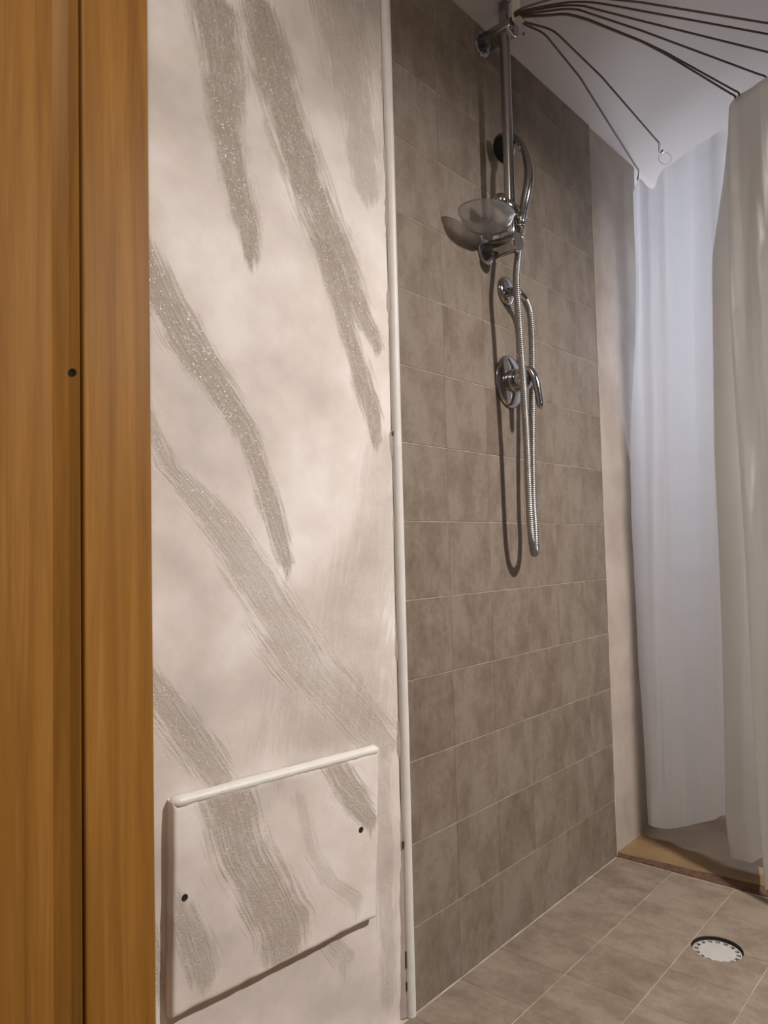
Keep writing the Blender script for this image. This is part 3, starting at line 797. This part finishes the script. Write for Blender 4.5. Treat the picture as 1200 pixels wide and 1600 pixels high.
# unseen rest of the room
def wall(name, lo, hi): return link(name, tomesh(name, box_bm(lo, hi)), ROOM, kind='structure')
wall('wall_right', (-2.5, -2.7, -.06), (2.6, -2.6, 3.0))
wall('wall_front', (-2.5, -2.6, -.06), (-2.4, .3, 2.9))
wall('wall_alcove', (1.0, .62, -.06), (2.6, .72, 2.03))
# far wall with a window opening (y -.40..-.40, z 1.15..1.90)
bm = bmesh.new()
for lo_, hi_ in (((2.0, -2.6, -.06), (2.1, -.40, 2.9)), ((2.0, .40, -.06), (2.1, .62, 2.03)), ((2.0, -.40, -.06), (2.1, .40, 1.15)), ((2.0, -.40, 1.90), (2.1, .40, 2.03)), ((2.0, -.40, 2.03), (2.1, -.02, 2.1))): box_bm(lo_, hi_, bm)
link('wall_far', tomesh('wall_far', bm), ROOM, kind='structure')
w1 = empty('window_1', (2.05, 0, 1.15), 'window in the far wall behind the shower curtain', None, 'structure')
bm = bmesh.new()
for lo_, hi_ in (((-.02, -.40, 0), (.02, -.35, .75)), ((-.02, .35, 0), (.02, .40, .75)), ((-.02, -.35, 0), (.02, .35, .05)), ((-.02, -.35, .70), (.02, .35, .75)), ((-.015, -.02, .05), (.015, .02, .70))): box_bm(lo_, hi_, bm)
link('window_frame', tomesh('window_frame', bm), WHITE, w1)

# ------------------------------------------------------------------ wooden door and frame in the stucco wall
door = empty('door_1', wall_pt(.6, 0), 'varnished orange-brown wooden door frame beside the stucco wall', None, 'structure')
def strip(name, prof, z0, z1, mat, parent):
    bm = bmesh.new()
    a = [bm.verts.new(wall_pt(u_, z0, n_)) for u_, n_ in prof]; b = [bm.verts.new(wall_pt(u_, z1, n_)) for u_, n_ in prof]
    n = len(prof)
    for i in range(n): bm.faces.new((a[i], a[(i+1) % n], b[(i+1) % n], b[i]))
    bm.faces.new(a[::-1]); bm.faces.new(b)
    o = link(name, tomesh(name, bm), mat); o.parent = parent; o.matrix_parent_inverse = Matrix.Translation(-parent.location)
    return o
strip('casing', [(.5118, .0), (.5118, .017), (.5128, .0192), (.515, .020), (.6035, .020), (.6055, .0192), (.6064, .017), (.6064, -.01), (.5118, -.01)], 0, 2.03, WOOD, door)
strip('moulding', [(.6095, -.01), (.6095, .0165), (.6105, .0175), (.6205, .0095), (.6225, .0085), (.6395, .002), (.6395, -.01)], 0, 2.03, WOOD, door)
strip('door_leaf', [(.6400, -.01), (.6400, .0035), (.642, .0045), (.76, .0045), (.76, -.01)], 0, 2.03, WOOD, door)
strip('gap', [(.6064, -.012), (.6064, -.004), (.6095, -.004), (.6095, -.012)], 0, 2.03, BLACK, door)
bm = lathe([(.0052, -.0002), (.0052, .0006), (.0040, .0008), (.0030, .0002), (.0, .0002)], wall_pt(.6172, 1.089, .0122), UN*.78+UX*.62, 20)
o = link('screw', tomesh('screw', bm), BLACK); o.parent = door; o.matrix_parent_inverse = Matrix.Translation(-door.location)

# ------------------------------------------------------------------ stucco access panel
tl, tr, br, bl = (.482, .503), (.084, .4985), (.101, .2115), (.487, .208)
def ed(n):
    e = [0, .0006, .0016, .003, .0048, .007, .0095]
    return e
def axis(length, n):
    e = ed(0); mid = list(np.linspace(.012, length-.012, n)); return np.array(e+mid+[length-q for q in e[::-1]])/length
sa = axis(.40, 150); ta = axis(.29, 110)
SA, TA = np.meshgrid(sa, ta)
def bil(k): return (tl[k]*(1-SA)+tr[k]*SA)*(1-TA)+(bl[k]*(1-SA)+br[k]*SA)*TA
PU, PZ = bil(0), bil(1)
wv = .0014
PUw = PU+(vnoise(PU*40, PZ*40, 61)-.5)*wv*1.5; PZw = PZ+(vnoise(PU*55, PZ*30, 62)-.5)*wv*2.2
dist = np.minimum(np.minimum(SA, 1-SA)*.40, np.minimum(TA, 1-TA)*.29)
rr = .0075; q = np.clip(np.minimum(dist/rr, TA*.29/.016), 0, 1); hgt = .0055+.0085*np.sqrt(1-(1-q)**2)
hgt = np.where(dist < 1e-6, -.004, hgt)
PS, PG = paint(PU, PZ, PSTROKES)
hgt = hgt+(vnoise(PU*30, PZ*30, 63)-.5)*.0012+PS*.0007*(PG-.3)
PP = PUw[..., None]*np.array(UX)+hgt[..., None]*np.array(UN)+PZw[..., None]*np.array((0, 0, 1.0))
org = wall_pt(.285, .21)
panel = empty('access_panel', org, 'raised rectangular stucco access panel low on the left wall', 'panel')
# faint clean white upper edge
PS = PS*np.clip((dist-.002)/.006, 0, 1)
o = link('panel_face', grid_mesh('panel_face', PP-np.array(org), PS, PG), STUCCO, panel)
# white filler along the upper edge, also painting in its light from above
bm = bmesh.new(); rows = []
for k in range(70):
    t = .004+.992*k/69
    uu = tl[0]*(1-t)+tr[0]*t; zz_ = tl[1]*(1-t)+tr[1]*t
    w_ = 1+.12*noise.noise(Vector((t*14, 5, 0)))+.08*noise.noise(Vector((t*50, 9, 0)))
    e_ = min(1, t/.012, (1-t)/.012)**.5
    rows.append([bm.verts.new(wall_pt(uu, zz_-.0050+.0085*w_*e_*math.sin(a), .0045+.0103*w_*e_*math.cos(a))-org) for a in [math.pi*(-.45+1.1*i/9) for i in range(10)]])
for A, B in zip(rows, rows[1:]):
    for i in range(9): bm.faces.new((A[i], A[i+1], B[i+1], B[i]))
link('upper_edge', tomesh('upper_edge', bm), WHITE, panel, smooth=True)['label'] = 'white filler edge, painted bright for the light from above'
for u_, z in HOLES:
    bm = lathe([(.0046, -.002), (.0046, .0008), (.0036, .0015), (.0028, .0011), (0, .0010)], wall_pt(u_, z, .0142)-org, UN, 18)
    link('screw_hole', tomesh('screw_hole', bm), BLACK, panel)

# ------------------------------------------------------------------ shower fittings
# slide rail with two wall brackets and the sliding holder
RX, RY = .315, -.066
rail = empty('shower_rail', (RX, 0, 1.5), 'chrome vertical slide rail with two round wall brackets on the tiles', 'shower rail')
ro = Vector((RX, 0, 1.5))
pts = [Vector((RX+.002*(z-1.5), RY, z))-ro for z in np.linspace(1.49, 2.052, 12)]
link('rail', tomesh('rail', sweep(pts, (.0118, .0112), 24)), CHROME, rail, smooth=True)
for bx, bz in ((.311, 1.505), (.322, 1.992)):
    p0 = Vector((bx, 0, bz))-ro
    b_ = link('bracket', tomesh('bracket', lathe([(0, .0), (.0205, .0), (.0205, .084), (.0195, .0875), (.0, .088)], p0, (0, -1, 0), 32)), CHROME, rail)
    link('flange', tomesh('flange', lathe([(0, 0), (.0275, 0), (.0285, .002), (.0275, .005), (.022, .0065), (0, .0065)], p0, (0, -1, 0), 36)), CHROME, b_)
for o in rail.children:
    if o.name.startswith('bracket'):
        for p in o.data.polygons: p.use_smooth = abs(p.normal.y) < .5
# holder: clamp along x with knob at its left end
hz = 1.588
c0 = Vector((.258, -.0655, 1.590))-ro; c1 = Vector((.350, -.079, 1.567))-ro
ax = (c1-c0)
hold = link('holder', tomesh('holder', lathe([(0, 0), (.012, .002), (.0165, .008), (.0175, .016), (.0165, .024), (.0130, .027), (.0155, .030), (.0165, .045), (.0165, .060), (.0150, .064), (.0160, .067), (.0160, .084), (.0150, .089), (0, .091)], c0, ax, 28)), CHROME, rail, smooth=True)

# hand shower: handle and head
hs = empty('hand_shower', (.335, -.085, 1.56), 'chrome hand shower with round dark head hooked into the slide rail', 'shower head')
ho = Vector(hs.location)
hp = [(.3285, -.0845, 1.5505), (.3310, -.0855, 1.565), (.339, -.0885, 1.597), (.345, -.0945, 1.635), (.350, -.0960, 1.668), (.354, -.0900, 1.705), (.357, -.0770, 1.740), (.360, -.0580, 1.764), (.362, -.045, 1.766), (.3615, -.036, 1.759)]
hp = resample([Vector(p)-ho for p in hp], .006)
link('handle', tomesh('handle', sweep(hp, lambda i, m: .0085+.0025*math.sin(math.pi*min(1, i/m*1.3))+.0045*max(0, i/m-.75)/.25, 18)), CHROME, hs, smooth=True)
hc = Vector((.358, -.035, 1.752)); hn = Vector((-.76, .42, -.48)).normalized()
link('head', tomesh('head', lathe([(0, -.012), (.012, -.012), (.020, -.008), (.030, .0), (.0335, .006), (.0330, .010), (.0305, .0115)], hc-ho, hn, 36)), CHROME, hs, smooth=True)
link('spray_face', tomesh('spray_face', lathe([(.0308, .0112), (.0285, .0125), (0, .0135)], hc-ho, hn, 36)), DARKG, hs)
fx_, fy_, fd_ = frame_for(hn)
bm = bmesh.new()
for rr_, cnt in ((.009, 6), (.017, 12), (.0245, 18)):
    for k in range(cnt):
        a = 2*math.pi*k/cnt; lathe([(.0016, 0), (.0012, .0022), (0, .0022)], hc-ho+fd_*.0126+fx_*rr_*math.cos(a)+fy_*rr_*math.sin(a), hn, 6, bm)
nzl = link('nozzle', tomesh('nozzle', bm), BLACK, hs); nzl['kind'] = 'stuff'

# hose: ribbed spiral tube in a long loop
hh = resample(HOSE, .0012)
hose = empty('shower_hose', HOSE[11], 'ribbed chrome shower hose hanging in a long loop below the hand shower', 'hose')
oo = Vector(HOSE[11])
# even spacing for the ribs
cum = [0]
for a, b in zip(hh, hh[1:]): cum.append(cum[-1]+(b-a).length)
tot = cum[-1]; nst = int(tot/.0011); ev = []
j = 0
for k in range(nst+1):
    s_ = tot*k/nst
    while j < len(cum)-2 and cum[j+1] < s_: j += 1
    t = (s_-cum[j])/max(cum[j+1]-cum[j], 1e-9); ev.append(hh[j].lerp(hh[j+1], t)-oo)
link('tube', tomesh('tube', sweep(ev, lambda i, m: .0081+.0006*(1 if i % 4 in (0, 1) else -1), 12)), HOSEM, hose, smooth=True)
def ferrule(p, d): return lathe([(0, -.014), (.0092, -.014), (.0102, -.010), (.0102, .010), (.0092, .014), (0, .014)], p, d, 20)
link('ferrule', tomesh('ferrule', ferrule(ev[6], ev[12]-ev[0])), CHROME, hose, smooth=True)
link('ferrule', tomesh('ferrule', ferrule(ev[-6], ev[-12]-ev[-1])), CHROME, hose, smooth=True)

# wall outlet
EL = Vector((.391, 0, 1.437))
el = empty('hose_outlet', EL, 'round chrome wall outlet feeding the hose above the mixer tap', 'pipe outlet')
link('rosette', tomesh('rosette', lathe([(0, 0), (.0315, 0), (.0330, .003), (.0315, .007), (.0220, .0105), (0, .012)], (0, 0, 0), (0, -1, 0), 40)), CHROME, el, smooth=True)
link('elbow', tomesh('elbow', sweep(resample([Vector(p)-EL for p in ((.391, -.008, 1.433), (.391, -.024, 1.430), (.391, -.033, 1.425), (.396, -.038, 1.4175))], .003), .0105, 18)), CHROME, el, smooth=True)

# mixer tap
MX = Vector((.394, 0, 1.225))
mx = empty('mixer_tap', MX, 'concealed chrome mixer tap with oval plate and curved lever on the tiles', 'tap')
link('wall_plate', tomesh('wall_plate', lathe([(0, 0), (.0570, 0), (.0595, .002), (.0590, .005), (.0520, .0085), (.036, .0125), (.026, .0135), (0, .0135)], (0, 0, 0), (0, -1, 0), 56, None, .97, 1.03)), CHROME, mx, smooth=True)
link('collar', tomesh('collar', lathe([(0, .012), (.0265, .012), (.0275, .016), (.0265, .021), (.0235, .0225), (0, .0225)], (0, 0, 0), (0, -1, 0), 40)), CHROME, mx, smooth=True)
link('cartridge_cap', tomesh('cartridge_cap', lathe([(0, .021), (.0235, .021), (.0255, .024), (.0255, .034), (.0250, .044), (.0215, .052), (.012, .0565), (0, .0575)], (0, 0, 0), (0, -1, 0), 40)), CHROME, mx, smooth=True)
lv = resample([Vector((.395, -.046, 1.247))-MX, Vector((.396, -.056, 1.243))-MX, Vector((.397, -.066, 1.226))-MX, Vector((.398, -.073, 1.195))-MX, Vector((.398, -.0765, 1.168))-MX, Vector((.397, -.0785, 1.153))-MX], .004)
link('lever', tomesh('lever', sweep(lv, lambda i, m: (.0125-.004*(i/m), .0100-.002*(i/m)) if 1 < i < m-2 else ((.0090, .0080) if i < 2 else ((.0070, .0062) if i == m-2 else (.0038, .0034))), 16)), CHROME, mx, smooth=True)

# soap dish: clear oval bowl clipped to the rail
SD = Vector((.2285, -.061, 1.516))
sd = empty('soap_dish', SD, 'clear plastic oval soap dish clipped to the slide rail above lower bracket', 'soap dish')
def oval(prof, n=44):
    bm = bmesh.new(); rings = []
    for (a, b, z) in prof: rings.append([bm.verts.new((a*math.cos(2*math.pi*i/n), b*math.sin(2*math.pi*i/n), z)) for i in range(n)])
    for A, B in zip(rings, rings[1:]):
        for i in range(n): bm.faces.new((A[i], A[(i+1) % n], B[(i+1) % n], B[i]))
    bm.faces.new(rings[0][::-1]); bm.faces.new(rings[-1]); return bm
link('bowl', tomesh('bowl', oval([(.030, .024, 0), (.050, .038, .003), (.062, .047, .014), (.069, .052, .030), (.072, .054, .031), (.072, .054, .033), (.0675, .0505, .033), (.0605, .0455, .015), (.047, .037, .0055), (.030, .024, .0025)])), CLEAR, sd, smooth=True)
bm = bmesh.new()
for k in range(5):
    y = -.02+.01*k
    box_bm((-.032, y-.0015, .0028), (.032, y+.0015, .0062), bm)
link('rib', tomesh('rib', bm), CLEAR, sd)
link('clip', tomesh('clip', box_bm((.052, -.017, .006), (.0745, .014, .030), None, .003)), CLEAR, sd)

# ------------------------------------------------------------------ wire curtain carrier
cf = empty('curtain_carrier', (.38, -.06, ceil_z(-.06)), 'fan of thin dark wires on white ceiling plate carrying the shower curtain', 'curtain rail')
co = Vector(cf.location)
bm = box_bm((-.045, -.026, -.0045), (.062, .026, -.0005), None, .0015)
pl = link('mounting_plate', tomesh('mounting_plate', bm), CEIL, cf)
pl.rotation_euler = (math.atan(-.35), 0, 0)
for x, y in ((.050, .012), (.044, -.014)):
    link('screw', tomesh('screw', lathe([(0, 0), (.004, 0), (.0035, .0012), (0, .0014)], (x, y, -.0045), (0, 0, -1), 14)), WIRE, pl)
link('hub', tomesh('hub', box_bm((-.074, -.052, -.064), (-.050, -.030, -.002), None, .004)), CEIL, cf)
for w in WIRES:
    P_ = [Vector(p) for p in w]
    if len(P_) == 7 and P_[-1].x < .8 or w is WIRES[5] or w is WIRES[6] or w is WIRES[7]:   # wires that run on past the frame's edge
        d = (P_[-1]-P_[-2]).normalized(); P_.append(P_[-1]+d*.07)
        P_.append(P_[-1]+Vector((.004, -.002, -.016))); P_.append(P_[-1]+Vector((.010, -.004, .004)))
    elif w is WIRES[4] or w is WIRES[2] or w is WIRES[3]:
        P_.append(P_[-1]+Vector((.006, -.003, -.014))); P_.append(P_[-1]+Vector((.010, -.002, .003)))
    P_ = [Vector((.318, -.098, 2.002))] + P_
    Q_ = [P_[0]]                                    # keep the long runs straight and the bends tight
    for a, b in zip(P_, P_[1:]):
        if (b-a).length > .10: Q_ += [a.lerp(b, .12), a.lerp(b, .94)]
        Q_.append(b)
    P_ = Q_
    link('wire', tomesh('wire', sweep(resample([p-co for p in P_], .012), .0023, 8)), WIRE, cf, smooth=True)

# clear ring on the second wire
bm = bmesh.new()
rc = Vector((.978, -.171, 1.918)); rx_ = Vector((.55, -.80, .15)).normalized(); rz_ = Vector((0, .2, 1)).normalized()
ring_pts = [rx_*(.0165*math.cos(2*math.pi*k/28))+rz_*(.0185*math.sin(2*math.pi*k/28)) for k in range(28)]
rings = []
nrm_ = rx_.cross(rz_).normalized()
for p in ring_pts:
    e = p.normalized(); rings.append([bm.verts.new(p+e*(.0011*math.cos(2*math.pi*q_/8))+nrm_*(.0011*math.sin(2*math.pi*q_/8))) for q_ in range(8)])
for k in range(28):
    A, B = rings[k], rings[(k+1) % 28]
    for q_ in range(8): bm.faces.new((A[q_], A[(q_+1) % 8], B[(q_+1) % 8], B[q_]))
rg = link('curtain_ring', tomesh('curtain_ring', bm), CLEAR, smooth=True, label='small clear plastic ring hooking the curtain to a wire tip', cat='curtain ring')
rg.location = rc

# ------------------------------------------------------------------ shower curtain
ribs = np.array(RIBS)                       # rib, station, xyz
nr = len(ribs); NZ = 120
cols = []
for rb in ribs:
    t = np.linspace(0, 1, NZ); ts = (rb[0, 2]-rb[:, 2])/(rb[0, 2]-rb[-1, 2])
    c = np.stack([np.interp(t, ts, rb[:, k]) for k in range(3)], 1)
    # soften the polyline down the rib
    for _ in range(4):
        c[1:-1] = .25*c[:-2]+.5*c[1:-1]+.25*c[2:]
    cols.append(c)
cols = np.array(cols)
SUB = 8; grid = []
for i in range(nr-1):
    p0 = cols[max(i-1, 0)]; p1 = cols[i]; p2 = cols[i+1]; p3 = cols[min(i+2, nr-1)]
    for j in range(SUB):
        t = j/SUB; m1 = (p2-p0)*.38; m2 = (p3-p1)*.38
        grid.append(p1*(2*t**3-3*t*t+1)+m1*(t**3-2*t*t+t)+p2*(-2*t**3+3*t*t)+m2*(t**3-t*t))
grid.append(cols[-1]); grid = np.array(grid)      # across, down, xyz
na = grid.shape[0]
aa = np.linspace(0, 1, na)[:, None]*np.ones((1, NZ)); zz = grid[..., 2]
# packing creases: horizontal folds every 15 cm, each slightly kinked, and soft wrinkles
crease = np.zeros_like(zz)
for k, zc in enumerate(np.arange(.16, 1.75, .155)):
    dz = (zz-zc-.004*np.sin(aa*21+k*1.7))
    crease += (1 if k % 2 else -1)*.0052*np.exp(-np.abs(dz)/.007)
wr = (vnoise(aa*30, zz*5, 71)-.5)*.010+(vnoise(aa*70, zz*16, 72)-.5)*.004
wr *= .6
fade = np.clip((1.95-zz)/.25, 0, 1)
d = (crease+wr)*fade
grid[..., 0] -= d*.85; grid[..., 1] -= d*.25
m = bpy.data.meshes.new('shower_curtain')
idx = np.arange(na*NZ).reshape(na, NZ)
q = np.stack([idx[:-1, :-1], idx[1:, :-1], idx[1:, 1:], idx[:-1, 1:]], -1).reshape(-1, 4)
cbase = Vector((.95, -.25, .03))
m.from_pydata((grid.reshape(-1, 3)-np.array(cbase)).tolist(), [], q.tolist()); m.update()
cur = link('shower_curtain', m, CURT, smooth=True, label='white translucent shower curtain with fold creases hanging from the wire fan', cat='curtain')
cur.location = cbase

# ------------------------------------------------------------------ floor drain
dr = empty('floor_drain', (DRAIN.x, DRAIN.y, -.03), 'round white slotted floor drain set in the tiles', 'drain')
link('cup', tomesh('cup', lathe([(0, .0), (.0500, 0), (.0503, .0285), (.0497, .0285), (.0492, .002), (0, .002)], (0, 0, 0), (0, 0, 1), 48)), BLACK, dr, smooth=False)
# grate with sixteen slots round its rim: outer ring, spokes, inner disc
bm = bmesh.new()
n = 80; z0, z1 = .0185, .0230
rads = (.0482, .0445, .0360)
def ringv(rad, z): return [bm.verts.new((rad*math.cos(2*math.pi*i/n), rad*math.sin(2*math.pi*i/n), z)) for i in range(n)]
ro1, ro0 = ringv(rads[0], z1-.001), ringv(rads[0], z0); o1, o0 = ringv(rads[1], z1), ringv(rads[1], z0); i1, i0 = ringv(rads[2], z1), ringv(rads[2], z0)
ct = bm.verts.new((0, 0, z1+.001)); cb = bm.verts.new((0, 0, z0))
for i in range(n):
    j = (i+1) % n
    bm.faces.new((ro1[i], ro1[j], o1[j], o1[i])); bm.faces.new((ro0[i], ro0[j], ro1[j], ro1[i])); bm.faces.new((o0[i], o0[j], ro0[j], ro0[i]))
    bm.faces.new((i1[i], i1[j], ct)); bm.faces.new((i0[j], i0[i], cb))
    if i % 5 in (0, 1):
        bm.faces.new((o1[i], o1[j], i1[j], i1[i])); bm.faces.new((o0[j], o0[i], i0[i], i0[j]))
        for a, b_ in ((i, 0), (j, 1)):
            if (i % 5 == 0 and a == i) or (i % 5 == 1 and a == j): bm.faces.new((o1[a], i1[a], i0[a], o0[a]))
    else:
        bm.faces.new((o1[i], o1[j], o0[j], o0[i])); bm.faces.new((i1[j], i1[i], i0[i], i0[j]))
link('grate', tomesh('grate', bm), DRAINW, dr)
